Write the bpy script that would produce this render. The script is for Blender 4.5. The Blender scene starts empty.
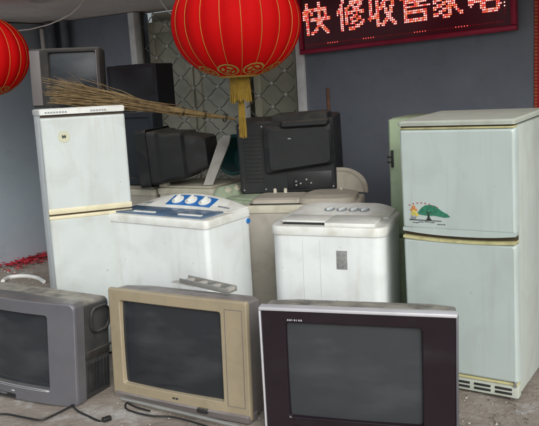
import bpy, bmesh, math, random
from mathutils import Vector, Matrix, Euler
R = math.radians
random.seed(7)
S = bpy.context.scene
COL = S.collection

# ------------------------------------------------------------------ camera
F_PX, PITCH, ROLL, CAM_H = 750.0, R(10.05), 0.06, 1.6
fw = Vector((0, math.cos(PITCH), -math.sin(PITCH)))
r0 = Vector((1, 0, 0)); u0 = Vector((0, math.sin(PITCH), math.cos(PITCH)))
rt = r0*math.cos(ROLL) - u0*math.sin(ROLL)
up = u0*math.cos(ROLL) + r0*math.sin(ROLL)
CAM = Vector((0, 0, CAM_H))
cd = bpy.data.cameras.new('camera'); cam = bpy.data.objects.new('camera', cd); COL.objects.link(cam)
cd.sensor_width = 36; cd.lens = 36*F_PX/539; cd.clip_start = 0.05; cd.clip_end = 500
cam.matrix_world = Matrix.Translation(CAM) @ Matrix((rt, up, -fw)).transposed().to_4x4()
S.camera = cam

# ------------------------------------------------------------------ sky, sun, exposure
SUN_EL, SUN_AZ = R(32), R(165)          # azimuth clockwise from +Y: behind the camera, to its right
w = bpy.data.worlds.new('World'); S.world = w; w.use_nodes = True
nt = w.node_tree; nt.nodes.clear()
sky = nt.nodes.new('ShaderNodeTexSky'); sky.sky_type = 'NISHITA'; sky.sun_disc = False
sky.sun_elevation = SUN_EL; sky.sun_rotation = SUN_AZ
sky.air_density = 1.0; sky.dust_density = 6.0; sky.ozone_density = 1.0
hs = nt.nodes.new('ShaderNodeHueSaturation'); hs.inputs['Saturation'].default_value = 0.30   # overcast: a nearly grey sky
bg = nt.nodes.new('ShaderNodeBackground'); bg.inputs['Strength'].default_value = 0.15
wo = nt.nodes.new('ShaderNodeOutputWorld')
tn = nt.nodes.new('ShaderNodeMix'); tn.data_type = 'RGBA'; tn.blend_type = 'MULTIPLY'; tn.inputs[0].default_value = 1; tn.inputs[7].default_value = (.95, 1.0, 1.03, 1)
nt.links.new(sky.outputs[0], hs.inputs['Color']); nt.links.new(hs.outputs[0], tn.inputs[6]); nt.links.new(tn.outputs[2], bg.inputs[0]); nt.links.new(bg.outputs[0], wo.inputs[0])
sl = bpy.data.lights.new('sun', 'SUN'); sl.energy = 0.5; sl.angle = R(40); sl.color = (1, .98, .95)
so = bpy.data.objects.new('sun', sl); COL.objects.link(so)
sd = Vector((math.sin(SUN_AZ)*math.cos(SUN_EL), math.cos(SUN_AZ)*math.cos(SUN_EL), math.sin(SUN_EL)))
so.rotation_euler = sd.to_track_quat('Z', 'Y').to_euler(); so.location = (3, -3, 8)
S.view_settings.view_transform = 'Standard'; S.view_settings.look = 'None'
S.view_settings.gamma = 1; S.view_settings.exposure = -0.06
S.render.engine = 'CYCLES'
S.cycles.max_bounces = 6; S.cycles.diffuse_bounces = 4; S.cycles.glossy_bounces = 3; S.cycles.transmission_bounces = 3

# ------------------------------------------------------------------ pixel -> place
def ray(x, y): return fw + rt*((x-269.5)/F_PX) - up*((y-213)/F_PX)
def ground(x, y, z=0):
    d = ray(x, y); return CAM + d*((z-CAM_H)/d.z)
def atY(x, y, Y):
    d = ray(x, y); return CAM + d*(Y/d.y)
WYAW = R(-35)
WC = ground(72, 247)                                     # corner of the two walls on the ground
WU = Vector((math.cos(WYAW), math.sin(WYAW), 0))         # along the shop front, to the right
WN = Vector((math.sin(WYAW), -math.cos(WYAW), 0))        # out of the shop front, towards the street
def W(t, n, z=0): return WC + WU*t + WN*n + Vector((0, 0, z))
def wall_hit(px, py, off=0):
    d = ray(px, py); k = ((WC + WN*off - CAM).dot(WN))/d.dot(WN); q = CAM + d*k - WC
    return q.dot(WU), q.z

# ------------------------------------------------------------------ materials
def mat(name, col, rough=.5, metal=0, var=.12, vscale=6, dirt=None, dirt_amt=.3, dscale=9, dust=0, dustcol=(.33, .30, .25),
        bump=0, bscale=60, coat=0, spec=.5, emit=None, estr=0, specks=0, speckcol=(.08, .06, .04), streak=None, streak_amt=.3, smap=(26, 26, 1.6), srange=(.54, .74)):
    m = bpy.data.materials.new(name); m.use_nodes = True
    n = m.node_tree.nodes; L = m.node_tree.links; b = n['Principled BSDF']
    b.inputs['Roughness'].default_value = rough; b.inputs['Metallic'].default_value = metal
    b.inputs['Specular IOR Level'].default_value = spec; b.inputs['Coat Weight'].default_value = coat
    tc = n.new('ShaderNodeTexCoord')
    def noise(sc, det=5, dist=0):
        x = n.new('ShaderNodeTexNoise'); x.inputs['Scale'].default_value = sc; x.inputs['Detail'].default_value = min(det, 4)
        x.inputs['Distortion'].default_value = dist; L.new(tc.outputs['Object'], x.inputs['Vector']); return x
    def ramp(src, a, c):
        r = n.new('ShaderNodeMapRange'); r.inputs[1].default_value = a; r.inputs[2].default_value = c
        L.new(src, r.inputs[0]); return r.outputs[0]
    def mix(fac, a, c):
        x = n.new('ShaderNodeMix'); x.data_type = 'RGBA'
        if isinstance(fac, (int, float)): x.inputs[0].default_value = fac
        else: L.new(fac, x.inputs[0])
        for i, v in ((6, a), (7, c)):
            if isinstance(v, tuple): x.inputs[i].default_value = (*v, 1)
            else: L.new(v, x.inputs[i])
        return x.outputs[2]
    def mul(a, k):
        x = n.new('ShaderNodeMath'); x.operation = 'MULTIPLY'; L.new(a, x.inputs[0])
        if isinstance(k, (int, float)): x.inputs[1].default_value = k
        else: L.new(k, x.inputs[1])
        return x.outputs[0]
    v1 = noise(vscale)
    c = mix(ramp(v1.outputs['Fac'], .3, .7), tuple(x*(1-var) for x in col), tuple(min(1, x*(1+var*.6)) for x in col))
    rsock = None
    if dirt:
        d = noise(dscale, 8, .6); f = mul(ramp(d.outputs['Fac'], .48, .78), dirt_amt)
        c = mix(f, c, dirt)
        rr_ = n.new('ShaderNodeMapRange'); rr_.inputs[3].default_value = rough; rr_.inputs[4].default_value = min(1, rough+.3)
        L.new(ramp(d.outputs['Fac'], .4, .75), rr_.inputs[0]); L.new(rr_.outputs[0], b.inputs['Roughness'])
    if specks:
        d = noise(dscale*6, 3); c = mix(mul(ramp(d.outputs['Fac'], .70, .75), specks), c, speckcol)
    if streak:
        mp_ = n.new('ShaderNodeMapping'); mp_.inputs['Scale'].default_value = smap; mp_.inputs['Location'].default_value = (.37, .11, .53); L.new(tc.outputs['Object'], mp_.inputs[0])
        d = noise(1, 4, .3); L.new(mp_.outputs[0], d.inputs['Vector']); fk = ramp(d.outputs['Fac'], *srange)
        d2 = noise(2.2, 3); c = mix(mul(mul(fk, ramp(d2.outputs['Fac'], .35, .65)), streak_amt), c, streak)
        r2 = n.new('ShaderNodeMapRange'); r2.inputs[3].default_value = rough; r2.inputs[4].default_value = min(1, rough+.22); L.new(fk, r2.inputs[0])
        if not dirt: L.new(r2.outputs[0], b.inputs['Roughness'])
    if dust:
        g = n.new('ShaderNodeNewGeometry'); sx = n.new('ShaderNodeSeparateXYZ'); L.new(g.outputs['Normal'], sx.inputs[0])
        d = noise(14, 6); f = mul(mul(ramp(sx.outputs[2], .3, .95), ramp(d.outputs['Fac'], .2, .6)), dust)
        c = mix(f, c, dustcol)
    L.new(c, b.inputs['Base Color'])
    if bump:
        d = noise(bscale, 6); bp = n.new('ShaderNodeBump'); bp.inputs['Strength'].default_value = bump; bp.inputs['Distance'].default_value = .01
        L.new(d.outputs['Fac'], bp.inputs['Height']); L.new(bp.outputs[0], b.inputs['Normal'])
    if emit:
        b.inputs['Emission Color'].default_value = (*emit, 1); b.inputs['Emission Strength'].default_value = estr
    return m

GRIME = (.16, .12, .08)
M = dict(
    white=mat('white_enamel', (.79, .82, .81), .32, var=.04, dirt=GRIME, dirt_amt=.2, dscale=5, specks=.3, streak=(.45, .40, .28), streak_amt=.32),
    white_old=mat('aged_white_enamel', (.53, .57, .555), .34, var=.05, dirt=GRIME, dirt_amt=.28, dscale=4, specks=.25, streak=(.36, .31, .2), streak_amt=.35),
    dusty=mat('dusty_dark_shell', (.035, .036, .038), .5, var=.2, dirt=(.08, .07, .06), dirt_amt=.4, dust=.9, dustcol=(.36, .335, .28)),
    white_pl=mat('white_plastic', (.74, .75, .71), .38, var=.06, vscale=10, dirt=(.34, .28, .17), dirt_amt=.4, dscale=11, dust=.25, specks=.5),
    pale=mat('pale_blue_enamel', (.50, .57, .545), .3, var=.03, dirt=(.2, .2, .14), dirt_amt=.24, dscale=4, coat=.1, specks=.12, streak=(.30, .30, .22), streak_amt=.35),
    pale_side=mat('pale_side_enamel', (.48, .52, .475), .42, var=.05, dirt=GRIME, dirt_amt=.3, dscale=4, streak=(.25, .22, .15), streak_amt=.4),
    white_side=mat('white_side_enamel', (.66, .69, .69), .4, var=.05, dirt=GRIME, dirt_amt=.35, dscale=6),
    cream=mat('cream_plastic', (.66, .60, .42), .42, var=.06, dirt=(.2, .15, .07), dirt_amt=.3),
    creamtop=mat('cream_cap', (.52, .56, .49), .45, var=.06, dirt=(.2, .16, .1), dirt_amt=.3, dust=.25),
    yellow=mat('yellowed_trim', (.58, .54, .28), .42, var=.1, dirt=(.14, .09, .04), dirt_amt=.5, dscale=20),
    recess=mat('handle_recess', (.07, .05, .03), .6),
    black=mat('black_plastic', (.014, .014, .016), .42, var=.2, dirt=(.06, .055, .05), dirt_amt=.35, dust=.3),
    dark=mat('dark_back_plastic', (.011, .0125, .0145), .5, var=.2, dirt=(.06, .055, .05), dirt_amt=.4, dust=.25, bump=.1, bscale=300),
    navy=mat('dark_navy_plastic', (.010, .016, .024), .45, var=.2, dirt=(.04, .04, .04), dirt_amt=.4, dust=.35),
    jet=mat('jet_black_shell', (.006, .006, .009), .45, var=.2, dust=.15),
    silver=mat('silver_plastic', (.20, .20, .225), .28, .55, var=.08, dirt=(.12, .10, .08), dirt_amt=.35, dust=.5),
    silver_lt=mat('light_silver_trim', (.62, .61, .64), .35, .25, var=.05, dirt=(.2, .18, .15), dirt_amt=.25),
    tan_silver=mat('dull_silver_bezel', (.026, .023, .022), .5, .0, spec=.3, var=.08, dirt=(.1, .09, .07), dirt_amt=.3, dust=.3),
    pinkgrey=mat('pale_speaker_cloth', (.12, .105, .105), .6, 0, var=.08),
    gold=mat('champagne_plastic', (.37, .305, .205), .4, .12, var=.06, dirt=(.18, .13, .08), dirt_amt=.3, dust=.2),
    goldgrey=mat('taupe_plastic', (.17, .15, .145), .45, .1, var=.06, dirt=(.15, .12, .1), dirt_amt=.3, dust=.6, dustcol=(.33, .30, .29)),
    glass=mat('tube_glass', (.026, .029, .034), .12, var=.12, vscale=2, streak=(.13, .135, .14), streak_amt=.55, smap=(2.2, 2, 9), srange=(.45, .78)),  # pale horizontal streaks: dust smears, with soft reflections put into the colour
    glass2=mat('dusty_tube_glass', (.046, .050, .054), .2, var=.15, vscale=2, streak=(.13, .135, .14), streak_amt=.55, smap=(2.2, 2, 9), srange=(.45, .78)),  # same streaks: smeared dust plus soft reflections painted in
    maroon=mat('dark_gloss_bezel', (.016, .0095, .0135), .25, var=.12, streak=(.05, .045, .048), streak_amt=.25, smap=(3, 3, 5)),
    grille=mat('grille_dark', (.02, .02, .02), .7),
    blue=mat('blue_panel', (.02, .14, .42), .35, var=.1),
    bluelid=mat('blue_tinted_lid', (.085, .14, .225), .22, var=.12, dirt=(.25, .25, .24), dirt_amt=.35, dscale=12),
    bluecap=mat('blue_cap', (.02, .17, .5), .4),
    beige=mat('dusty_beige_plastic', (.42, .38, .31), .6, var=.1, dirt=(.2, .16, .11), dirt_amt=.5, dust=.6, dustcol=(.36, .33, .28)),
    beigewall=mat('dusty_beige_side', (.45, .42, .36), .5, var=.08, dirt=(.18, .14, .1), dirt_amt=.4),
    creamy=mat('aged_cream_plastic', (.56, .53, .42), .5, var=.08, dirt=(.2, .16, .1), dirt_amt=.45, dust=.3),
    mint=mat('mint_plastic', (.36, .45, .31), .45, var=.1, dirt=(.15, .14, .1), dirt_amt=.5, dust=.3),
    mintdoor=mat('mint_enamel', (.40, .50, .33), .4, var=.06, dirt=(.15, .14, .1), dirt_amt=.3),
    greyplate=mat('grey_plate', (.44, .42, .39), .55, var=.12, dirt=(.15, .13, .1), dirt_amt=.5),
    teal=mat('teal_plastic', (.02, .09, .09), .4, var=.15, dust=.2),
    steel=mat('scratched_steel', (.50, .50, .47), .38, .75, var=.15, dirt=(.2, .15, .1), dirt_amt=.4),
    rubber=mat('black_rubber', (.012, .012, .012), .55),
    label=mat('grey_label', (.27, .27, .26), .6, var=.25, vscale=60, dirt=(.1, .1, .1), dirt_amt=.6, dscale=50),
    red=None, goldleaf=mat('gold_print', (.46, .27, .05), .5, .25, var=.15),
    fringe=mat('yellow_fringe', (.25, .155, .018), .75, var=.2, vscale=40),
    twig=mat('bamboo_twig', (.22, .15, .07), .75, var=.45, vscale=25),
    twig2=mat('bamboo_stalk', (.38, .27, .12), .65, var=.35, vscale=30),
    wire=mat('binding_wire', (.05, .035, .025), .6, .3),
    jamb=mat('white_jamb_paint', (.84, .85, .86), .5, var=.08, dirt=(.2, .18, .15), dirt_amt=.4, dscale=5),
    gate=mat('galvanised_bar', (.22, .21, .19), .45, .5, var=.2),
    gatedark=mat('dark_gate_frame', (.06, .055, .05), .5, .3, var=.2),
    rosette=mat('rosette_metal', (.55, .54, .50), .4, .4, var=.15),
    olive=mat('olive_door_paint', (.52, .51, .40), .55, var=.15, vscale=3, dirt=(.1, .1, .07), dirt_amt=.4),
    pane=mat('dim_door_glass', (.45, .445, .355), .15, var=.35, vscale=2, dirt=(.2, .19, .15), dirt_amt=.35, dscale=3),
    pipe=mat('grey_pipe', (.13, .15, .18), .5, var=.1, dirt=(.06, .06, .06), dirt_amt=.4),
    pvc=mat('white_pvc', (.7, .7, .68), .4, var=.05, dirt=GRIME, dirt_amt=.25),
    wood=mat('brown_stick', (.14, .07, .04), .7, var=.3, vscale=30),
    paper_red=mat('red_paper', (.48, .014, .03), .7, var=.15),
    signface=mat('maroon_acrylic', (.105, .012, .026), .22, var=.15, vscale=3),
    signframe=mat('crimson_frame', (.33, .010, .045), .3, .3, var=.15),
    sticker=mat('round_sticker', (.52, .52, .38), .5, var=.08),
    ink=mat('black_ink', (.03, .03, .03), .6),
    redink=mat('red_ink', (.45, .05, .05), .6),
    treegreen=mat('green_print', (.035, .20, .12), .5, var=.35, vscale=60),
    orange=mat('orange_print', (.62, .24, .08), .5), yellowp=mat('yellow_print', (.65, .53, .12), .5),
    knobgrey=mat('knob_grey', (.58, .60, .60), .4, var=.05),
    greyline=mat('grey_print', (.25, .27, .29), .5),
    letter=mat('silver_lettering', (.42, .42, .45), .4),
    ledred=mat('led_red', (.5, .05, .05), .4, emit=(1, .10, .08), estr=1.3),
    ledpink=mat('led_pink', (.8, .3, .3), .4, emit=(1, .62, .56), estr=1.6),
    ledorange=mat('led_orange', (.8, .2, .05), .4, emit=(1, .28, .10), estr=1.3),
    leddim=mat('led_dim', (.22, .01, .02), .4, emit=(1, .03, .05), estr=.12),
    glow=mat('lit_acrylic_stroke', (.3, .03, .03), .5, emit=(1, .07, .06), estr=.28),
    litter_white=mat('white_scrap', (.42, .41, .38), .7, var=.15), pebble=mat('pebble', (.22, .20, .17), .85, var=.3),
)

# wall paint, soffit, ground: richer node materials
def surf(name, cols, stops, scale, rough, bump, bscale, spots=None, mapscale=(1, 1, 1), crack=0):
    m = bpy.data.materials.new(name); m.use_nodes = True
    n = m.node_tree.nodes; L = m.node_tree.links; b = n['Principled BSDF']; b.inputs['Roughness'].default_value = rough
    tc = n.new('ShaderNodeTexCoord'); mp = n.new('ShaderNodeMapping'); mp.inputs['Scale'].default_value = mapscale
    L.new(tc.outputs['Object'], mp.inputs[0])
    a = n.new('ShaderNodeTexNoise'); a.inputs['Scale'].default_value = scale; a.inputs['Detail'].default_value = 6; a.inputs['Roughness'].default_value = .62
    a.inputs['Distortion'].default_value = .4; L.new(mp.outputs[0], a.inputs['Vector'])
    cr = n.new('ShaderNodeValToRGB'); L.new(a.outputs['Fac'], cr.inputs[0])
    e = cr.color_ramp.elements; e[0].position = stops[0]; e[0].color = (*cols[0], 1); e[1].position = stops[-1]; e[1].color = (*cols[-1], 1)
    for s_, c_ in list(zip(stops, cols))[1:-1]: q = e.new(s_); q.color = (*c_, 1)
    out = cr.outputs[0]
    for (sc, lo, hi, c_, amt) in (spots or []):
        s2 = n.new('ShaderNodeTexNoise'); s2.inputs['Scale'].default_value = sc; s2.inputs['Detail'].default_value = 5; s2.inputs['Roughness'].default_value = .65
        L.new(tc.outputs['Object'], s2.inputs['Vector'])
        mr = n.new('ShaderNodeMapRange'); mr.inputs[1].default_value = lo; mr.inputs[2].default_value = hi; mr.inputs[4].default_value = amt
        L.new(s2.outputs['Fac'], mr.inputs[0])
        mx = n.new('ShaderNodeMix'); mx.data_type = 'RGBA'; L.new(mr.outputs[0], mx.inputs[0]); L.new(out, mx.inputs[6]); mx.inputs[7].default_value = (*c_, 1)
        out = mx.outputs[2]
    hsock = None
    bn = n.new('ShaderNodeTexNoise'); bn.inputs['Scale'].default_value = bscale; bn.inputs['Detail'].default_value = 5; bn.inputs['Roughness'].default_value = .7
    L.new(tc.outputs['Object'], bn.inputs['Vector']); hsock = bn.outputs['Fac']
    if crack:
        v = n.new('ShaderNodeTexVoronoi'); v.feature = 'DISTANCE_TO_EDGE'; v.inputs['Scale'].default_value = crack
        wn = n.new('ShaderNodeTexNoise'); wn.inputs['Scale'].default_value = 3; wn.inputs['Detail'].default_value = 6; L.new(tc.outputs['Object'], wn.inputs['Vector'])
        va = n.new('ShaderNodeMix'); va.data_type = 'RGBA'; va.inputs[0].default_value = .12
        L.new(tc.outputs['Object'], va.inputs[6]); L.new(wn.outputs['Color'], va.inputs[7]); L.new(va.outputs[2], v.inputs['Vector'])
        mr = n.new('ShaderNodeMapRange'); mr.inputs[1].default_value = 0; mr.inputs[2].default_value = .007; mr.inputs[3].default_value = .3; mr.inputs[4].default_value = 0
        L.new(v.outputs['Distance'], mr.inputs[0])
        mx = n.new('ShaderNodeMix'); mx.data_type = 'RGBA'; L.new(mr.outputs[0], mx.inputs[0]); L.new(out, mx.inputs[6]); mx.inputs[7].default_value = (.06, .05, .04, 1); out = mx.outputs[2]
    L.new(out, b.inputs['Base Color'])
    bp = n.new('ShaderNodeBump'); bp.inputs['Strength'].default_value = bump; bp.inputs['Distance'].default_value = .02
    L.new(hsock, bp.inputs['Height']); L.new(bp.outputs[0], b.inputs['Normal'])
    return m
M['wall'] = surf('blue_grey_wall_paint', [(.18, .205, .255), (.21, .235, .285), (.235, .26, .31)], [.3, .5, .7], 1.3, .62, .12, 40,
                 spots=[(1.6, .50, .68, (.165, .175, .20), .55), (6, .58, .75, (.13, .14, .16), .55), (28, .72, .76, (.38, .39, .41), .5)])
M['sidewall'] = surf('lit_tone_wall_paint', [(.37, .44, .50), (.41, .485, .545), (.44, .52, .58)], [.3, .5, .7], 1.3, .62, .12, 40,
                 spots=[(4, .60, .75, (.29, .34, .38), .5), (28, .72, .76, (.52, .56, .58), .4)])  # paler than the shop front: the light on this wall is put into the colour
M['soffit'] = surf('stained_soffit', [(.62, .54, .50), (.74, .68, .64), (.80, .76, .73)], [.3, .5, .72], 1.6, .8, .25, 25,
                   spots=[(3, .58, .72, (.24, .19, .16), .6)])
M['ground'] = surf('dirty_concrete', [(.19, .155, .125), (.295, .25, .21), (.38, .335, .29)], [.28, .5, .74], 2.2, .88, .6, 34,
                   spots=[(1.3, .55, .72, (.17, .14, .105), .7), (3.2, .55, .66, (.55, .535, .52), .65), (9, .56, .70, (.46, .44, .42), .6), (40, .64, .72, (.46, .44, .42), .5), (55, .66, .74, (.07, .06, .05), .7)], crack=.9)

def red_cloth():
    m = mat('red_lantern_cloth', (.66, .005, .006), .75, var=.08, spec=.12, bump=.18, bscale=180)
    n = m.node_tree.nodes; L = m.node_tree.links; b = n['Principled BSDF']
    
    tr = n.new('ShaderNodeBsdfTranslucent'); tr.inputs[0].default_value = (.75, .015, .012, 1)
    mx = n.new('ShaderNodeMixShader'); mx.inputs[0].default_value = .38
    L.new(b.outputs[0], mx.inputs[1]); L.new(tr.outputs[0], mx.inputs[2]); L.new(mx.outputs[0], n['Material Output'].inputs[0])
    return m
M['red'] = red_cloth()

# ------------------------------------------------------------------ mesh helpers
def rr(x0, x1, z0, z1, r=.01, n=4, m=1):
    """rounded rectangle loop, counter-clockwise seen from -y; m points along each side"""
    r = min(r, (x1-x0)/2-1e-4, (z1-z0)/2-1e-4); P = []
    cs = [((x1-r, z0+r), -90, (x1, z0+r), (x1, z1-r)), ((x1-r, z1-r), 0, (x1-r, z1), (x0+r, z1)),
          ((x0+r, z1-r), 90, (x0, z1-r), (x0, z0+r)), ((x0+r, z0+r), 180, (x0+r, z0), (x1-r, z0))]
    for (c, a, s, e) in cs:
        for i in range(n+1):
            t = R(a+90*i/n); P.append((c[0]+r*math.cos(t), c[1]+r*math.sin(t)))
        for i in range(1, m):
            k = i/m; P.append((s[0]+(e[0]-s[0])*k, s[1]+(e[1]-s[1])*k))
    return P
class B:
    def __init__(s): s.bm = bmesh.new(); s.mi = 0
    def _f(s, vs):
        try: f = s.bm.faces.new(vs); f.material_index = s.mi; return f
        except ValueError: return None
    def loft(s, loops, cap0=True, cap1=True, closed=True):
        V = [[s.bm.verts.new(p) for p in l] for l in loops]
        n = len(V[0])
        for a, b in zip(V, V[1:]):
            for i in range(n if closed else n-1):
                j = (i+1) % n; s._f((a[i], a[j], b[j], b[i]))
        if cap0: s._f(list(reversed(V[0])))
        if cap1: s._f(V[-1])
        return V
    def ybox(s, secs, n=4, m=1):
        """loft rounded rectangles along y; secs: (y, x0, x1, z0, z1, r)"""
        return s.loft([[(x, y, z) for x, z in rr(x0, x1, z0, z1, r, n, m)] for (y, x0, x1, z0, z1, r) in secs])
    def zbox(s, secs, n=4, m=1):
        """loft rounded rectangles along z; secs: (z, x0, x1, y0, y1, r)"""
        return s.loft([[(x, y, z) for x, y in rr(x0, x1, y0, y1, r, n, m)] for (z, x0, x1, y0, y1, r) in secs])
    def box(s, x0, x1, y0, y1, z0, z1, bev=0, seg=2):
        g = bmesh.ops.create_cube(s.bm, size=1); vs = g['verts']
        bmesh.ops.scale(s.bm, verts=vs, vec=(x1-x0, y1-y0, z1-z0)); bmesh.ops.translate(s.bm, verts=vs, vec=((x0+x1)/2, (y0+y1)/2, (z0+z1)/2))
        fs = {f for v in vs for f in v.link_faces}
        for f in fs: f.material_index = s.mi
        if bev:
            es = {e for v in vs for e in v.link_edges}
            r_ = bmesh.ops.bevel(s.bm, geom=list(es), offset=bev, segments=seg, affect='EDGES', profile=.5)
            for f in r_['faces']: f.material_index = s.mi
        return s
    def tube(s, pts, r, n=8, cap=True):
        pts = [Vector(p) for p in pts]; loops = []; ref = None
        for i, p in enumerate(pts):
            t = (pts[min(i+1, len(pts)-1)]-pts[max(i-1, 0)]).normalized()
            if ref is None:
                ref = t.cross(Vector((0, 0, 1))) if abs(t.z) < .9 else t.cross(Vector((1, 0, 0)))
            a = (ref - t*ref.dot(t)).normalized(); b = t.cross(a); ref = a
            rad = r[i] if isinstance(r, (list, tuple)) else r
            loops.append([p + (a*math.cos(2*math.pi*k/n)+b*math.sin(2*math.pi*k/n))*rad for k in range(n)])
        s.loft(loops, cap, cap); return s
    def lathe(s, prof, n=32, c=(0, 0, 0), axis='z', lobes=0, lobeamp=0):
        loops = []
        for (r, z) in prof:
            l = []
            for k in range(n):
                a = 2*math.pi*k/n; q = r*(1-lobeamp*(abs(math.cos(a*lobes/2))**3)) if lobes else r
                if axis == 'z': l.append((c[0]+q*math.cos(a), c[1]+q*math.sin(a), c[2]+z))
                else: l.append((c[0]+q*math.cos(a), c[1]+z, c[2]+q*math.sin(a)))
            loops.append(l)
        s.loft(loops); return s
    def poly(s, pts, d=(0, 0, 0)):
        s._f([s.bm.verts.new(Vector(p)) for p in pts]); return s
    def plate(s, pts, y0, y1):
        """extrude an xz outline from y0 to y1"""
        s.loft([[(x, y0, z) for x, z in pts], [(x, y1, z) for x, z in pts]]); return s
    def out(s, name, m, parent=None, loc=None, rot=None, smooth=40, fn=None, subd=0):
        if fn:
            for v in s.bm.verts: v.co = fn(v.co.copy())
        bmesh.ops.recalc_face_normals(s.bm, faces=s.bm.faces)
        me = bpy.data.meshes.new(name); s.bm.to_mesh(me); s.bm.free()
        for x in (m if isinstance(m, (list, tuple)) else [m]): me.materials.append(x if not isinstance(x, str) else M[x])
        if smooth:
            me.shade_smooth(); me.set_sharp_from_angle(angle=R(smooth))
            for p_ in me.polygons:
                if len(p_.vertices) > 8: p_.use_smooth = False
        o = bpy.data.objects.new(name, me); COL.objects.link(o)
        if parent: o.parent = parent
        if loc is not None: o.location = loc
        if rot is not None: o.rotation_euler = rot
        return o
def tag(o, label=None, cat=None, group=None, kind=None):
    if label: o['label'] = label
    if cat: o['category'] = cat
    if group: o['group'] = group
    if kind: o['kind'] = kind
    return o
def thing(name, label, cat, loc, rot=(0, 0, 0), group=None):
    o = bpy.data.objects.new(name, None); COL.objects.link(o); o.location = loc; o.rotation_euler = rot; o.empty_display_size = .1
    return tag(o, label, cat, group)
def copy_part(o, parent, loc=None):
    c = o.copy(); COL.objects.link(c); c.parent = parent
    if loc is not None: c.location = loc
    return c
def loc_of(Y, px, py): return atY(px, py, Y)

# ================================================================== SETTING
b = B()
nx, ny = 90, 90
def gz(x, y):
    return .006*math.sin(3.1*x+1.3*y)+.004*math.sin(7.3*x-5.1*y+1)
xs = [-60, -20, -8] + [-4+8*i/nx for i in range(nx+1)] + [8, 20, 60]; ys = [-60, -20, -4] + [1+8*i/ny for i in range(ny+1)] + [14, 60]
V = [[b.bm.verts.new((x, y, min(0, gz(x, y)-.011) if abs(x) < 5 and 0 < y < 10 else -.011)) for x in xs] for y in ys]
for j in range(len(ys)-1):
    for i in range(len(xs)-1): b._f((V[j][i], V[j][i+1], V[j+1][i+1], V[j+1][i]))
tag(b.out('ground', 'ground', smooth=60), kind='structure')

SOF = 2.28
wall_root = thing('shop_front', 'blue-grey painted shop front wall behind the appliances', 'wall', WC, (0, 0, WYAW))
# local frame of the wall: x = t along, y = -n (into the building), z up
T0, T1 = wall_hit(131, 40)[0], wall_hit(305, 60)[0]     # the gated doorway
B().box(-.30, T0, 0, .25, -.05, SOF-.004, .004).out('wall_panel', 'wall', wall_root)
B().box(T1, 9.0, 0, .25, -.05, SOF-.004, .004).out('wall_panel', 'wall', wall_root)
B().box(-.30, 9.0, .02, .25, SOF+.17, 4.2, .004).out('sky_block_wall', 'wall', wall_root)  # unseen wall above the canopy, added to block the sky
# left wall, at a right angle to the shop front
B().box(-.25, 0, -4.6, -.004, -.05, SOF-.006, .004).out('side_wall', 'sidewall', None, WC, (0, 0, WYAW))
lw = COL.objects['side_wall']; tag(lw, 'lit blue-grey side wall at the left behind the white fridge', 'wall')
# the concrete canopy
b = B()
secs = []
for i in range(41):
    t = -.6+9.4*i/40; dz = .012*math.sin(5*t)+.008*math.sin(13*t+1)
    secs.append([(t, .25, SOF), (t, .0, SOF), (t, -1.0, SOF+dz), (t, -1.88, SOF+.01+dz*.5), (t, -1.90, SOF+.15), (t, .25, SOF+.168)])
b.loft(secs)
can = b.out('canopy', 'soffit', None, WC, (0, 0, WYAW), smooth=30); tag(can, 'stained concrete canopy slab over the shop front', 'canopy')

# ------------------------------------------------------------------ gated doorway
door = thing('door', 'olive glazed double door behind the lattice gate', 'door', W(T0, 0), (0, 0, WYAW))
DW = T1-T0
B().box(0, DW, .30, .34, 0, SOF, 0).out('door_backing', 'olive', door)
xm = wall_hit(241, 100)[0]-T0
for (a, c) in ((.10, xm/2-.01), (xm/2+.01, xm-.05), (xm+.05, DW-.07)):
    lf = B()
    lf.box(a, a+.07, .125, .165, .05, 2.18, .004); lf.box(c-.07, c, .125, .165, .05, 2.18, .004)
    for z0, z1 in ((.05, .2), (.85, .95), (2.08, 2.18)): lf.box(a+.071, c-.071, .127, .163, z0, z1, .003)
    fr = lf.out('door_leaf', 'olive', door)
    for z0, z1 in ((.20, .85), (.95, 2.08)): B().box(a+.072, c-.072, .14, .148, z0+.001, z1-.001).out('pane', 'pane', fr)
gate = thing('lattice_gate', 'galvanised diamond lattice security gate with white jambs across the shop doorway', 'gate', W(T0, 0), (0, 0, WYAW))
for (a, c, m_) in ((.0, .075, 'jamb'), (.11, .135, 'gatedark'), (DW-.075, DW, 'jamb'), (xm-.022, xm+.022, 'jamb'), (xm-.05, xm-.028, 'gatedark'), (DW-.105, DW-.085, 'gatedark')):
    y0, y1 = (-.02, .10) if m_ == 'jamb' else (.02, .05)
    B().box(a+.001, c-.001, y0, y1, 0, SOF-.006, .004).out('jamb' if m_ == 'jamb' else 'gate_stile', m_, gate)
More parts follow.
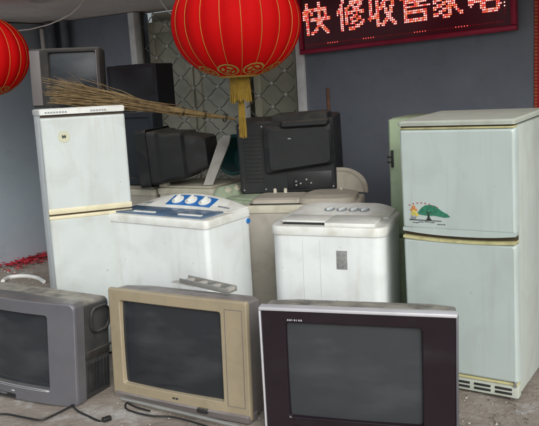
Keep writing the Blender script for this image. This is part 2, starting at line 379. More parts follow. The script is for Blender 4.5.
def lattice(x0, x1, z0, z1, dx, dz):
    ros = None; cx = x0
    ks = {}
    n_ = int((x1-x0)/dx+ (z1-z0)/dz)+3
    for sgn in (1, -1):
        for i in range(-n_, n_+1):
            # x = i*dx + sgn*s*dx/2 ... along z = s*dz/2
            pts = []
            for q in range(int(2*(z1-z0)/dz)*3+1):
                s_ = q/3; x = x0+i*dx+sgn*s_*dx/2; z = z0+s_*dz/2
                x += .010*math.sin(s_*math.pi*2)*sgn
                if x0 <= x <= x1 and z <= z1: pts.append((x, .032+.004*sgn, z))
            if len(pts) > 2: B().tube(pts, .0045, 5).out('lattice_bar', 'gate', gate)
    for j in range(int(2*(z1-z0)/dz)+1):
        for i in range(int((x1-x0)/dx)+2):
            x = x0+(i+.5*(j % 2))*dx; z = z0+j*dz/2
            if x0+.02 < x < x1-.02 and z < z1-.02:
                if ros is None:
                    q = B(); q.lathe([(.001, -.010), (.010, -.008), (.017, -.003), (.017, 0)], 8, axis='y'); ros = q.out('rosette', 'rosette', gate); ros.location = (x, .024, z)
                else: copy_part(ros, gate, (x, .024, z))
lattice(.14, xm-.05, .05, SOF-.02, .27, .19)
lattice(xm+.03, DW-.105, .05, SOF-.02, .27, .19)

# downpipe in the corner with a white coupling
dp = thing('downpipe', 'grey downpipe pair in the wall corner above the old television', 'pipe', W(.16, .12), (0, 0, WYAW))
B().lathe([(.055, 0), (.055, SOF-.01)], 20).out('pipe', 'pipe', dp)
B().lathe([(.04, 0), (.04, SOF-.01)], 16, c=(.16, .04, 0)).out('pipe', 'pipe', dp)
B().lathe([(.022, 1.98), (.026, 2.0), (.026, 2.2), (.022, 2.22)], 12, c=(-.09, -.02, 0)).out('coupling', 'pvc', dp)
B().tube([(-.09, -.02, 1.99), (-.085, -.02, 1.5), (-.088, -.02, .05)], .006, 6).out('cable', 'pvc', dp)

# ------------------------------------------------------------------ LED sign
sx0, sz0 = wall_hit(299, 55, .1); sx1, sz1 = wall_hit(516, 30, .1)
SL = sx1-sx0; SH = .56; tilt = -math.atan2(sz1-sz0, SL)
sign = thing('led_sign', 'red LED shop sign reading 快修收售家电 on the blue-grey wall', 'sign', W(sx0, .035, sz0), (0, tilt, WYAW))
fr = B()
fr.box(0, SL, -.06, 0, 0, .035, .006); fr.box(0, SL, -.06, 0, SH-.035, SH, .006)
fr.box(0, .035, -.058, 0, .036, SH-.036, .005); fr.box(SL-.035, SL, -.058, 0, .036, SH-.036, .005)
fr.out('frame', 'signframe', sign)
B().box(.03, SL-.03, -.04, -.004, .03, SH-.03).out('panel', 'signface', sign)
def bead(bb, x, y, z, r, mi):
    bb.mi = mi; vs = [bb.bm.verts.new(p) for p in ((x-r, y, z), (x-r*.3, y, z-r), (x+r, y, z-r*.3), (x+r*.3, y, z+r), (x-r*.6, y, z+r*.6), (x, y-r*.8, z))]
    ring = [vs[0], vs[1], vs[2], vs[3], vs[4]]
    for i in range(5): bb._f((ring[i], ring[(i+1) % 5], vs[5]))
# (where each character stands is set by its left foot in the photograph)
chars = [('快', 300), ('修', 334), ('收', 364.5), ('售', 397), ('家', 428), ('电', 463)]
rnd = random.Random(3)
for ch, px in chars:
    tx = wall_hit(px+2, 30 - (px-300)*.115, .1)[0]-sx0
    cu = bpy.data.curves.new('glyph', 'FONT'); cu.body = ch; cu.size = .262
    co = bpy.data.objects.new('glyph', cu); COL.objects.link(co)
    dg = bpy.context.evaluated_depsgraph_get(); dg.update()
    gm = bpy.data.meshes.new_from_object(co.evaluated_get(dg))
    V = [v.co.copy() for v in gm.vertices]; tris = []
    for p in gm.polygons:
        ids = list(p.vertices)
        for k in range(1, len(ids)-1): tris.append((V[ids[0]], V[ids[k]], V[ids[k+1]]))
    bpy.data.objects.remove(co); bpy.data.curves.remove(cu); bpy.data.meshes.remove(gm)
    def inside(x, y):
        for a, c, d in tris:
            s1 = (c.x-a.x)*(y-a.y)-(c.y-a.y)*(x-a.x); s2 = (d.x-c.x)*(y-c.y)-(d.y-c.y)*(x-c.x); s3 = (a.x-d.x)*(y-d.y)-(a.y-d.y)*(x-d.x)
            if (s1 >= 0 and s2 >= 0 and s3 >= 0) or (s1 <= 0 and s2 <= 0 and s3 <= 0): return True
        return False
    zb = .155
    g = B(); g.mi = 0
    st = .0142; hs_ = st*.46
    for i in range(-1, 22):
        for j in range(-3, 18):
            x, y = i*st, j*st
            if any(inside(x+dx, y+dy) for dx, dy in ((0, 0), (.0055, 0), (-.0055, 0), (0, .0055), (0, -.0055))):
                g.mi = 0; g.plate([(tx+(x+a)*.94, zb+y+c_) for a, c_ in ((-hs_, -hs_), (hs_, -hs_), (hs_, hs_), (-hs_, hs_))], -.045, -.0412)
                bead(g, tx+x*.94, -.046, zb+y, .0056, 1 if rnd.random() < .55 else (2 if rnd.random() < .5 else 3))
    g.out('led_character', ['glow', 'ledpink', 'ledorange', 'ledred'], sign, smooth=0)
bd = B(); n_ = int((SL-.1)/.02)
for i in range(n_):
    x = .05+i*.02; k = (i//5) % 7
    bead(bd, x, -.042, .065, .005, 1 if k in (2, 5) else 0)
bd.out('border_lights', ['leddim', 'ledred'], sign, smooth=0)
bd = B()
for i in range(18): bead(bd, SL-.075, -.042, .12+i*.022, .0055, 1 if i % 9 in (2, 3, 4, 5) else 0)
bd.out('border_lights', ['leddim', 'ledpink'], sign, smooth=0)

# couplet strip at the right edge
cx0 = wall_hit(534.5, 60)[0]
cp = thing('couplet_strip', 'red paper couplet strip with gold print at the right edge of the wall', 'couplet', W(cx0, .004), (0, 0, WYAW))
B().box(0, .26, -.003, 0, .75, 2.15).out('paper', 'paper_red', cp)
g = B()
rnd = random.Random(11)
for i in range(60):
    z = .8+i*.022; g.plate([(.012+.012*math.cos(a)*rnd.uniform(.5, 1), z+.008*math.sin(a)*rnd.uniform(.5, 1)) for a in [k*math.pi/3 for k in range(6)]], -.0055, -.0035)
for k in range(150):
    x = rnd.uniform(.035, .25); z = rnd.uniform(.78, 2.12); r_ = rnd.uniform(.002, .006)
    g.plate([(x+r_*math.cos(a), z+r_*math.sin(a)) for a in [q*math.pi/2.5 for q in range(5)]], -.0055, -.0035)
tag(g.out('gold_print', 'goldleaf', cp), kind='stuff')

# ------------------------------------------------------------------ lanterns
def lantern(name, c, label, rotz=0):
    a, hb = .355, .285
    t = thing(name, label, 'lantern', (c.x, c.y, c.z-hb), (0, 0, rotz), 'red lanterns hung under the canopy')
    prof = []
    for i in range(25):
        th = R(-78+156*i/24); prof.append((a*math.cos(th)**.9, hb+hb*1.02*math.sin(th)))
    bd = B(); bd.lathe(prof, 160, lobes=20, lobeamp=.032); body = bd.out('cloth_body', 'red', t, smooth=70)
    for k in range(20):
        an = 2*math.pi*(k+.0)/20; q = B()
        q.tube([((r_*(1-.032)+.002)*math.cos(an), (r_*(1-.032)+.002)*math.sin(an), z) for r_, z in prof], .0016, 5); q.out('rib', 'goldleaf', body)
    B().lathe([(.10, -.004), (.115, .008), (.10, .03), (.02, .03)], 32).out('bottom_cap', 'goldleaf', t)
    g = B()
    for k in range(9):                                         # printed scalloped petals round the bottom
        an = 2*math.pi*(k+.22)/9; pts = []
        for i in range(12):
            u = 2*math.pi*i/12; th = -59+11*math.sin(u); da = .31*math.cos(u)*(1-.12*math.sin(u))
            r_ = a*math.cos(R(th))**.9*1.004; pts.append((r_*math.cos(an+da), r_*math.sin(an+da), hb+hb*1.02*math.sin(R(th))*1.004-.001))
        n_ = len(pts)
        ce = [sum(p[q] for p in pts)/n_ for q in range(3)]
        def ring(k): return [g.bm.verts.new(tuple((ce[q]*(1-k)+pts[i][q]*k)*((1+.03*(1-k)) if q < 2 else 1)-(.006*(1-k) if q == 2 else 0) for q in range(3))) for i in range(n_)]
        for k0, k1 in ((1, .80), (.62, .34)):
            va, vb = ring(k0), ring(k1)
            for i in range(n_):
                if k0 == 1 or i % 3: g._f((va[i], va[(i+1) % n_], vb[(i+1) % n_], vb[i]))
        g._f(ring(.18))
    g.out('petal_print', 'goldleaf', t)
    B().lathe([(.03, hb*2-.03), (.10, hb*2-.022), (.105, hb*2), (.03, hb*2+.02)], 32).out('top_cap', 'goldleaf', t)
    fr = B(); rn = random.Random(5)
    for k in range(46):
        an = 2*math.pi*k/46; r_ = .052
        fr.tube([(r_*math.cos(an), r_*math.sin(an), 0), (r_*1.04*math.cos(an), r_*1.04*math.sin(an), -.06), ((r_+rn.uniform(-.012, .006))*math.cos(an), (r_+rn.uniform(-.012, .006))*math.sin(an), -.125-rn.random()*.02)], .0036, 4)
    fr.lathe([(.053, -.012), (.058, -.006), (.053, .0)], 24); tag(fr.out('fringe', 'fringe', t), kind='stuff')
    ts = B()
    for k in range(16):
        an = 2*math.pi*k/16; ts.tube([(.004*math.cos(an), .004*math.sin(an), -.01), (.014*math.cos(an), .014*math.sin(an), -.12), ((.016+rn.random()*.006)*math.cos(an), (.016+rn.random()*.006)*math.sin(an), -.31-rn.random()*.03)], .003, 4)
    tag(ts.out('tassel', 'fringe', t), kind='stuff')
    B().tube([(0, 0, hb*2), (0, 0, SOF-(c.z-hb)-.002)], .003, 6).out('hanging_cord', 'wire', t)
    return t
lantern('lantern', atY(236, 23.5, 4.2), 'big red lantern with gold ribs hanging in front of the door', R(6))
lantern('lantern', atY(-22, 57, 5.5), 'red lantern cut by the left edge of the photo', R(3))
# loose white wires under the canopy
def wires(pts, r, label):
    o = B().tube(pts, r, 6).out('wire', 'pvc'); tag(o, label, 'wire', 'loose wires under the canopy'); return o
P = [(-30, 26), (0, 29.5), (15, 31), (30, 29.5), (48, 25), (60, 20), (72, 13.5), (80, 6), (86, -5), (92, -18)]
ps = [atY(x, y, 5.9-.4*i/9) for i, (x, y) in enumerate(P)]
wires(ps, .0045, 'white wire sagging across the lit wall from the left lantern')
ps = [atY(x, y, 5.3) for x, y in ((148, -26), (155, -10), (160, 0), (166, 9), (172, 15), (178, 18))]
wires(ps, .004, 'short white wire beside the big red lantern')

# ================================================================== APPLIANCES
def fridge(name, label, loc, rot, Wd, H, D, seam, body, doorm, style, group='old two-door fridges'):
    t = thing(name, label, 'fridge', loc, rot, group)
    h = Wd/2; dd = .055
    bo = B(); bo.box(-h+.004, h-.004, dd+.006, D, .02, H-.035, .008); cab = bo.out('cabinet', body, t)
    tp = B(); ct = .024 if style == 'R' else .036
    tp.zbox([(H-ct, -h, h, -.004, D, .012), (H-.008, -h-.003, h+.003, -.008, D, .014), (H, -h+.006, h-.006, .004, D-.01, .014)]); tp.out('top_cap', 'creamtop' if style == 'R' else 'white_pl', t)
    bz = .085 if style == 'R' else .06
    def door(z0, z1, nm):
        d = B(); r_ = .014
        d.ybox([(dd, -h, h, z0, z1, .006), (.014, -h, h, z0, z1, .008), (.004, -h+.004, h-.004, z0+.004, z1-.004, .012), (0, -h+.012, h-.012, z0+.012, z1-.012, .012)], m=10)
        return d.out(nm, doorm, t)
    if style == 'R':
        up_ = door(seam+.030, H-.042, 'upper_door'); lo_ = door(bz+.008, seam-.022, 'lower_door')
        B().box(-h+.004, h-.004, .004, dd, H-.041, H-.032, .002).out('upper_trim', 'yellow', t)
        B().box(-h+.006, h-.006, .012, dd, H-.0315, H-.0245).out('gasket', 'recess', t)
        # dark hand recess between the doors and the yellowed curved trim under it
        B().box(-h+.004, h-.004, .025, dd+.002, seam-.022, seam+.030).out('hand_recess', 'recess', t)
        pts = []
        for i in range(25):
            x = -h+.002+(Wd-.004)*i/24; u = abs(2*x/Wd); pts.append((x, seam-.004-.011*(1-u**2.2)))
        low = [(x, z-.013) for x, z in reversed(pts)]
        tr = B(); tr.plate(pts+low, -.004, .05); tr.out('door_trim', 'yellow', t)
        pts = [(-h+.002+(Wd-.004)*i/24, seam+.020-.016*(1-abs(2*i/24-1)**2.4)) for i in range(25)]
        tr = B(); tr.plate(pts+[(h-.002, seam+.036), (-h+.002, seam+.036)], -.002, .045); tr.out('door_lip', doorm, t)
        B().box(-h+.003, h-.003, .004, .05, bz-.006, bz+.006, .002).out('lower_trim', 'yellow', t)
        gr = B(); gr.box(-h+.002, h-.002, .010, .06, .012, bz-.008, .003); gp = gr.out('base_grille', 'creamtop', t)
        for i in range(5):
            for j in range(2):
                x = -h+.03+i*(Wd-.04)/5; q = B(); q.box(x, x+(Wd-.04)/5-.022, .0065, .02, .026+j*.022, .038+j*.022, .002); q.out('slot', 'grille', gp)
        for s_ in (-1, 1): B().lathe([(.018, 0), (.018, .02)], 12, c=(s_*(h-.05), .06, 0)).out('foot', 'rubber', t)
        B().box(h-.02, h-.006, .0, .03, bz-.012, bz+.016, .002).out('hinge', 'steel', t)
        # printed decal: green tree, small yellow and orange figure shapes, lettering marks
        u0_ = -h+.035; zb = seam+.075; y = -.0015; g = B(); rn = random.Random(2)
        crown = [(.042, .02), (.055, .034), (.07, .052), (.09, .065), (.115, .068), (.14, .064), (.158, .05), (.178, .036), (.2, .026), (.215, .012), (.19, .008), (.16, .012), (.13, .016), (.115, .014), (.105, .004), (.098, .014), (.075, .016)]
        g.mi = 0; g.plate([(u0_+x, zb+z+.012) for x, z in crown], y-.0006, y+.002)
        g.mi = 1
        g.plate([(u0_+x, zb+z+.012) for x, z in ((.092, -.008), (.120, -.008), (.110, .004), (.109, .02), (.122, .036), (.107, .027), (.092, .038), (.102, .02), (.100, .004))], y-.0012, y+.002)
        g.plate([(u0_+x, zb+z) for x, z in ((.005, .0), (.17, .0), (.17, .0025), (.005, .004))], y-.0009, y+.002)
        for (x0, n_, z) in ((.022, 4, -.014), (.055, 3, -.010), (.085, 3, -.008), (.112, 3, -.010), (.15, 5, -.018)):
            for k in range(n_): g.box(u0_+x0+k*.0085, u0_+x0+k*.0085+.0045, y-.0008, y+.002, zb+z+.001*rn.random(), zb+z+.0045)
        g.mi = 2
        for k in range(8):
            x = .005+k*.0205; z = .066+.020*math.sin(math.pi*min(1, k/7*.9+.12)); g.box(u0_+x, u0_+x+.006, y-.0008, y+.002, zb+z, zb+z+.005)
        g.mi = 3
        for (x, z, r_) in ((.028, .064, .010), (.016, .052, .006), (.04, .052, .007)): g.plate([(u0_+x+r_*math.cos(a), zb+z+r_*math.sin(a)) for a in [k*math.pi/6 for k in range(12)]], y-.0010, y+.002)
        g.mi = 4
        for (x, z, r_) in ((.03, .042, .011), (.044, .028, .010), (.022, .030, .008)): g.plate([(u0_+x+r_*math.cos(a), zb+z+r_*math.sin(a)) for a in [k*math.pi/6 for k in range(12)]], y-.0013, y+.002)
        g.mi = 5
        for (x, z, r_) in ((.02, .012, .008), (.034, .012, .006)): g.plate([(u0_+x+r_*math.cos(a), zb+z+r_*math.sin(a)) for a in [k*math.pi/6 for k in range(12)]], y-.0013, y+.002)
        g.out('tree_decal', ['treegreen', 'ink', 'redink', 'orange', 'yellowp', 'greyline'], up_, smooth=0)
    else:
        up_ = door(seam+.022, H-.052, 'upper_door'); lo_ = door(.07, seam-.022, 'lower_door')
        B().box(-h+.006, h-.006, .02, dd, H-.052, H-.037).out('gasket', 'recess', t)
        B().box(-h, h, -.004, .05, seam+.002, seam+.036, .005).out('door_handle', 'cream', t)
        B().box(-h+.004, h-.004, .02, dd, seam-.008, seam+.002).out('hand_recess', 'recess', t)
        B().box(-h, h, -.002, .05, seam-.030, seam-.008, .004).out('door_trim', 'cream', t)
        B().box(-h+.003, h-.003, .02, .06, .012, .066, .003).out('base_grille', 'creamtop', t)
        st = B(); st.lathe([(.001, -.0025), (.033, -.0025), (.034, 0)], 28, axis='y', c=(-h+.125, 0, H-.165)); sp = st.out('round_sticker', 'sticker', up_)
        e = B()
        for a in (45, -45, 0):
            ca, sa = math.cos(R(a)), math.sin(R(a))
            e.plate([(-h+.125+x*ca-z*sa, H-.165+x*sa+z*ca) for x, z in ((-.013, -.003), (.013, -.003), (.013, .003), (-.013, .003))], -.0034-.0002*a/45, -.0026)
        e.out('emblem', 'ink', sp, smooth=0)
        q = B()
        for k in range(14):
            x = -h+.03+k*.016+(.13 if k > 7 else 0); q.box(x, x+.011, -.0092, -.0045, H-.026, H-.018)
        tag(q.out('cap_print', 'greyline', t, smooth=0), kind='stuff')
    return t
fridge('fridge', 'pale blue-green two-door fridge with a green tree sticker at the right', (.911, 3.548, .0), (R(1.6), R(-.2), R(-34.5)), .562, 1.364, .56, .80, 'pale_side', 'pale', 'R')
fridge('fridge', 'white two-door fridge with cream handles and round sticker at the left', (-1.06, 4.38, .0), (R(-1.0), R(.8), R(21.5)), .488, 1.51, .45, .895, 'white_side', 'white_old', 'L')
# the mint fridge behind: only its edge shows beside the pale one
mf = thing('fridge', 'mint green fridge edge peeking out behind the pale fridge', 'fridge', atY(393, 205, 4.30)*1, (0, 0, R(-30)), 'old two-door fridges')
mf.location = (mf.location.x+.215, mf.location.y-.1, 0)
bo = B(); bo.box(-.26, .26, .05, .42, .01, 1.34, .008); bo.out('cabinet', 'mintdoor', mf)
d = B(); d.ybox([(.048, -.26, .26, .66, 1.335, .006), (.01, -.26, .26, .66, 1.335, .008), (0, -.25, .25, .67, 1.325, .01)]); d.out('upper_door', 'mintdoor', mf)
d = B(); d.ybox([(.048, -.26, .26, .06, .64, .006), (.01, -.26, .26, .06, .64, .008), (0, -.25, .25, .07, .63, .01)]); d.out('lower_door', 'mintdoor', mf)
g = B(); g.box(-.243, -.230, -.018, -.001, 1.06, 1.16, .003); g.box(-.268, -.2435, -.012, -.002, 1.115, 1.125, .002); g.box(-.268, -.2435, -.012, -.002, 1.085, 1.095, .002); g.out('latch', 'black', mf)

# ---------------------------------------------------------------- televisions
def tv(name, label, loc, rot, Wd, H, D, scr, mb, mc, ms='glass', bz=.07, rad=.02, bulge=.0, secs=None, recess=.018, group='old tube televisions', sag=0, cat='television'):
    t = thing(name, label, cat, loc, rot, group); h = Wd/2
    def fn(v):
        u = max(-1, min(1, v.x/h)); k = max(0, 1-v.y/.06) if v.y < .06 else 0
        v.y -= bulge*(1-u*u)*k
        if sag and v.z < H*.35: v.z -= 0
        return v
    x0, x1, z0, z1 = scr; n, m = 5, 10
    fb = B()
    L_ = [(bz, -h, h, 0, H, rad), (.012, -h, h, 0, H, rad), (.003, -h+.003, h-.003, .003, H-.003, rad), (0, -h+.009, h-.009, .009, H-.009, rad), (0, x0-.006, x1+.006, z0-.006, z1+.006, .016), (.003, x0-.002, x1+.002, z0-.002, z1+.002, .014), (recess+.006, x0+.004, x1-.004, z0+.004, z1-.004, .012)]
    fb.loft([[(x, y, z) for x, z in rr(a, c, d, e, r_, n, m)] for (y, a, c, d, e, r_) in L_], cap0=False, cap1=False)
    bez = fb.out('bezel', mb, t, fn=fn, smooth=14)
    sc = B(); G = 16; VV = []
    for j in range(G+1):
        row = []
        for i in range(G+1):
            u, v = i/G*2-1, j/G*2-1
            row.append(sc.bm.verts.new(((x0+x1)/2+u*(x1-x0)/2*1.02, recess-.012*(1-u*u)*(1-v*v*.6)+.004*v*v, (z0+z1)/2+v*(z1-z0)/2*1.02)))
        VV.append(row)
    for j in range(G):
        for i in range(G): sc._f((VV[j][i], VV[j][i+1], VV[j+1][i+1], VV[j+1][i]))
    scr_ = sc.out('screen', ms, t, fn=fn, smooth=80)
    secs = secs or [(bz-.002, .0, 0, 1), (.42, .012, .01, .985), (.48, .05, .03, .95), (.62, .22, .06, .86), (.98, .34, .10, .70), (1.0, .36, .12, .68)]
    cb = B(); cb.ybox([((f if f < .3 and i == 0 else f*D), -h+.004+ins*Wd, h-.004-ins*Wd, zl*H+.004, zh*H-.004, max(.012, rad)) for i, (f, ins, zl, zh) in enumerate(secs)], n=4, m=3)
    cab = cb.out('cabinet', mc, t, smooth=30)
    return t, bez, scr_, cab

# left: silver set, cut by the frame
LW, LH = .80, .555
t, bez, sc, cab = tv('television', 'silver-grey curved tube television on the ground at the far left', (-1.405, 3.835, 0), (R(-3.2), R(2.2), R(-27)), LW, LH, .46,
    (-.30, .238, .085, .480), 'silver', 'dusty', 'glass', bz=.07, rad=.03, bulge=.05,
    secs=[(.068, .0, 0.01, .985), (.60, .008, .01, .97), (.66, .05, .04, .93), (.76, .20, .08, .85), (.98, .32, .12, .70), (1.0, .34, .14, .66)])
h = LW/2
q = B(); q.box(h-.012, h+.001, .075, .27, .235, .275, .004); q.out('side_strip', 'tan_silver', t)
for k in range(7): q = B(); q.box(h-.010, h-.0005, .085+k*.026, .099+k*.026, .05, .21, .002); q.out('side_rib', 'black', t)
q = B(); q.tube([(h+.004, y, z) for y, z in rr(.12, .265, .37, .50, .045, 5)]+[(h+.004, y, z) for y, z in rr(.12, .265, .37, .50, .045, 5)[:1]], .008, 8); q.out('side_handle', 'black', t)
q = B(); q.box(-.008, .012, -.0525, -.04, .047, .054, .002); q.out('logo', 'silver_lt', t)
fl_ = lambda v: Vector((v.x, v.y-.05*(1-(v.x/h)**2), v.z))
q = B(); q.ybox([(.006, -.302, .240, .074, .083, .003), (-.003, -.302, .240, .074, .083, .003)], m=14); q.out('screen_edge_highlight', 'silver_lt', t, fn=fl_)  # highlight below the screen, put in as a light silver strip
q = B(); q.ybox([(.006, -.16, .02, .010, .034, .004), (-.002, -.16, .02, .010, .034, .004)], m=10); q.out('control_flap', 'black', t, fn=fl_)
q = B(); q.box(-.22, .24, -.03, .06, .0, .03, .006); q.out('base_lip', 'recess', t)

# middle: champagne set
MW, MH = .866, .583
t, bez, sc, cab = tv('television', 'champagne gold tube television in the middle of the front row', (-.518, 3.567, .0), (R(-3.4), R(-.5), R(-31)), MW, MH, .44,
    (-.350, .282, .078, .520), 'gold', 'goldgrey', 'glass', bz=.022, rad=.012, bulge=.012,
    secs=[(.020, .004, 0.0, .99), (.30, .010, .0, .985), (.5, .10, .03, .96), (.75, .22, .08, .85), (.98, .32, .12, .70), (1.0, .34, .14, .66)])
h = MW/2
fm = lambda v: Vector((v.x, v.y-.012*(1-(v.x/h)**2), v.z))
q = B()
for a, c, z0, z1 in ((.308, .311, .06, .54), (.403, .406, .06, .54), (.3115, .4025, .06, .063), (.3115, .4025, .537, .54)): q.box(a, c, -.0012, .004, z0, z1, .0005)
q.out('speaker_frame', 'goldgrey', t, fn=fm)
q = B(); q.ybox([(.07, -h+.02, h-.005, -.012, .03, .006), (-.004, -h+.02, h-.005, -.012, .028, .006), (-.014, -h+.025, h-.01, -.006, .022, .008)], m=8); q.out('base_lip', 'goldgrey', t, fn=fm)
q = B(); q.box(.135, .195, -.017, .0, .006, .030, .004); q.out('sensor_window', 'black', t, fn=fm)
q = B(); q.box(-.025, -.010, -.0012, .004, .045, .054); q.box(-.006, .010, -.0012, .004, .045, .054); q.out('logo', 'ink', t, fn=fm)
q = B(); q.box(h-.07, h-.02, -.006, .06, -.02, .002, .003); q.out('foot', 'recess', t)

# right: big black set with a silver edge
BW, BH = .848, .612
t, bez, sc, cab = tv('television', 'large black tube television with thin silver edge in the front row', (.334, 3.09, -.005), (R(1.0), R(.6), R(-16.5)), BW, BH, .44,
    (-.310, .282, .10, .545), 'maroon', 'dusty', 'glass2', bz=.05, rad=.010, bulge=.0,
    secs=[(.048, .0, 0.0, .995), (.30, .006, .0, .995), (.5, .12, .03, .96), (.75, .24, .08, .85), (.98, .32, .12, .70), (1.0, .34, .14, .66)])
h = BW/2
q = B(); q.box(-h-.004, h+.004, -.008, .045, BH-.011, BH+.005, .004); q.out('top_trim', 'silver_lt', t)
q = B(); q.box(-h-.005, -h+.004, -.006, .045, .0, BH-.012, .003); q.out('side_trim', 'silver_lt', t)
q = B(); q.box(h-.004, h+.006, -.004, .045, .0, BH-.012, .003); q.out('side_trim', 'silver', t)
q = B()
for k in range(7): q.box(-.30+k*.0100, -.30+k*.0100+(.0035 if k in (2, 4) else .0065), -.0008, .003, BH-.056, BH-.048)
q.out('lettering', 'letter', t, smooth=0)
q = B(); q.box(-.3, .3, -.004, .01, .025, .06, .004); q.out('control_flap', 'maroon', t)
q = B(); q.box(-.30, .29, -.0025, .004, .092, .096); q.out('screen_trim', 'maroon', t)

# ---------------------------------------------------------------- washers
def washer(name, label, loc, rot, Wd, H, D, body, top, style, group='old twin-tub washing machines', corner=.04):
    t = thing(name, label, 'washing machine', loc, rot, group); h = Wd/2
    q = B(); q.zbox([(.03, -h+.006, h-.006, .006, D-.006, corner), (H-.045, -h+.004, h-.004, .004, D-.004, corner)], n=6, m=4); q.out('tub_body', body, t)
    q = B(); q.zbox([(0, -h+.03, h-.03, .03, D-.03, corner*.7), (.032, -h+.012, h-.012, .012, D-.012, corner)], n=6); q.out('base', 'grille' if style == 'C' else top, t)
    q = B(); q.zbox([(H-.048, -h-.002, h+.002, -.002, D, corner), (H-.012, -h-.005, h+.005, -.006, D, corner+.004), (H-.002, -h+.001, h-.001, 0, D-.004, corner), (H, -h+.010, h-.010, .010, D-.012, corner)], n=6); q.out('top_rim', top, t)
    return t, h
def wedge(t, h, y0, y1, H, hgt, name, m, x0=None, x1=None, flat=.0, edge=.02):
    x0 = -h+.012 if x0 is None else x0; x1 = h-.012 if x1 is None else x1; q = B(); secs = []
    def hz(x):
        u = abs((x-(x0+x1)/2)/((x1-x0)/2)); return edge+hgt*(1-max(0, (u-flat)/(1-flat))**2)
    for i in range(25):
        x = x0+(x1-x0)*i/24; z = hz(x)
        secs.append([(x, y0, H-.003), (x, y0+.006, H+.004), (x, y1-.035, H+z), (x, y1-.022, H+z+.003), (x, y1, H+z-.004), (x, y1, H-.003)])
    q.loft(secs); o = q.out(name, m, t, smooth=35)
    def on(x, k):       # a point on the sloping face, k = 0 at the foot .. 1 at the crest
        z = hz(x); return Vector((x, y0+.006+(y1-.035-y0-.006)*k, H+.004+(z-.004)*k))
    return o, on
def slab_on(on, x0, x1, k0, k1, lift, name, m, parent, nx_=8):
    q = B(); secs = []
    for i in range(nx_+1):
        x = x0+(x1-x0)*i/nx_; a, c = on(x, k0), on(x, k1); n_ = Vector((0, -(c-a).z, (c-a).y)).normalized()*lift
        secs.append([a-n_*.5, a+n_, c+n_, c-n_*.5])
    q.loft(secs); return q.out(name, m, parent)

# front left: blue lids
CH, CD = .868, .425
t, h = washer('washing_machine', 'white twin-tub washer with blue lids and blue knob panel behind the champagne television', (-.677, 4.25, .0), (R(.3), R(.5), R(-34.5)), .788, CH, CD, 'white', 'white_pl', 'C', corner=.03)
pan, on = wedge(t, h, .235, CD-.006, CH, .062, 'control_panel', 'white_pl', edge=.006)
for (a, c, nm) in ((-h+.05, .06, 'spin_lid'), (.066, h-.05, 'wash_lid')):
    q = B(); q.box(a, c, .03, .226, CH-.002, CH+.010, .004); ld = q.out(nm, 'bluelid', t)
    mx_ = (a+c)/2+.03; q = B(); q.ybox([(.05, mx_-.085, mx_+.085, CH+.008, CH+.017, .004), (.066, mx_-.085, mx_+.085, CH+.008, CH+.017, .004)]); q.out('lid_grip', 'white_pl', ld)
dec = slab_on(on, -.14, .20, .22, .90, .003, 'knob_plate', 'blue', pan, 14)
for x in (-.075, .03, .135):
    p = on(x, .55); nrm = (on(x, .9)-on(x, .2)); n_ = Vector((0, -nrm.z, nrm.y)).normalized()
    q = B(); q.lathe([(.040, 0), (.040, .006), (.034, .009), (.001, .009)], 24); k = q.out('knob_dial', 'white_pl', pan, p+n_*.002, n_.to_track_quat('Z', 'Y').to_euler())
    q = B(); q.box(-.008, .008, -.03, .03, .006, .026, .004); q.out('knob', 'white_pl', k)
q = slab_on(on, -.33, -.27, .3, .5, .0025, 'logo', 'greyline', pan, 4)
slab_on(on, .25, .33, .35, .45, .0025, 'panel_print', 'greyline', pan, 4)
q = B(); q.lathe([(.001, 0), (.014, 0), (.016, .015), (.009, .022), (.009, .05), (.001, .05)], 16, axis='y'); q.out('drain_cap', 'bluecap', t, (h+.006, CD-.035, CH-.075), (0, 0, R(90)))
# small chips and creases on its front
# front right: all white
DH, DD = .826, .50
t, h = washer('washing_machine', 'all-white twin-tub washer with grey label behind the black television', (.277, 3.86, .0), (R(.5), R(.9), R(-20.3)), .628, DH, DD, 'white', 'white_pl', 'D', corner=.07)
pan, on = wedge(t, h, .25, DD-.01, DH, .030, 'control_panel', 'white_pl', flat=.55, edge=.012, x0=-h+.03, x1=h-.03)
q = B(); q.box(-h+.06, -.015, .045, .235, DH-.004, DH+.004, .003); q.out('tub_opening', 'grille', t)
q = B(); q.box(-h+.05, -.02, .075, .242, DH+.0045, DH+.016, .004); q.out('spin_lid', 'white_pl', t)
q = B(); q.box(-.012, h-.055, .02, .242, DH-.002, DH+.018, .006); q.out('wash_lid', 'white_pl', t)
for x in (-.07, .0, .07, .13):
    p = on(x, .5); nrm = (on(x, .9)-on(x, .2)); n_ = Vector((0, -nrm.z, nrm.y)).normalized()
    q = B(); q.lathe([(.030, 0), (.030, .003), (.0275, .003), (.0275, .001), (.001, .001)], 24); k = q.out('knob_dial', 'greyline', pan, p+n_*.001, n_.to_track_quat('Z', 'Y').to_euler())
    q = B(); q.box(-.006, .006, -.024, .024, .0, .014, .003); q.out('knob', 'knobgrey', k, rot=(0, 0, R(-35)))
q = B(); q.box(.055, .112, .0015, .008, .60, .70, .001); q.out('grey_label', 'label', t)
for x in (-.13, -.035): q = B(); q.box(x, x+.0016, .0032, .006, .05, DH-.07); q.out('panel_crease', 'knobgrey', t)

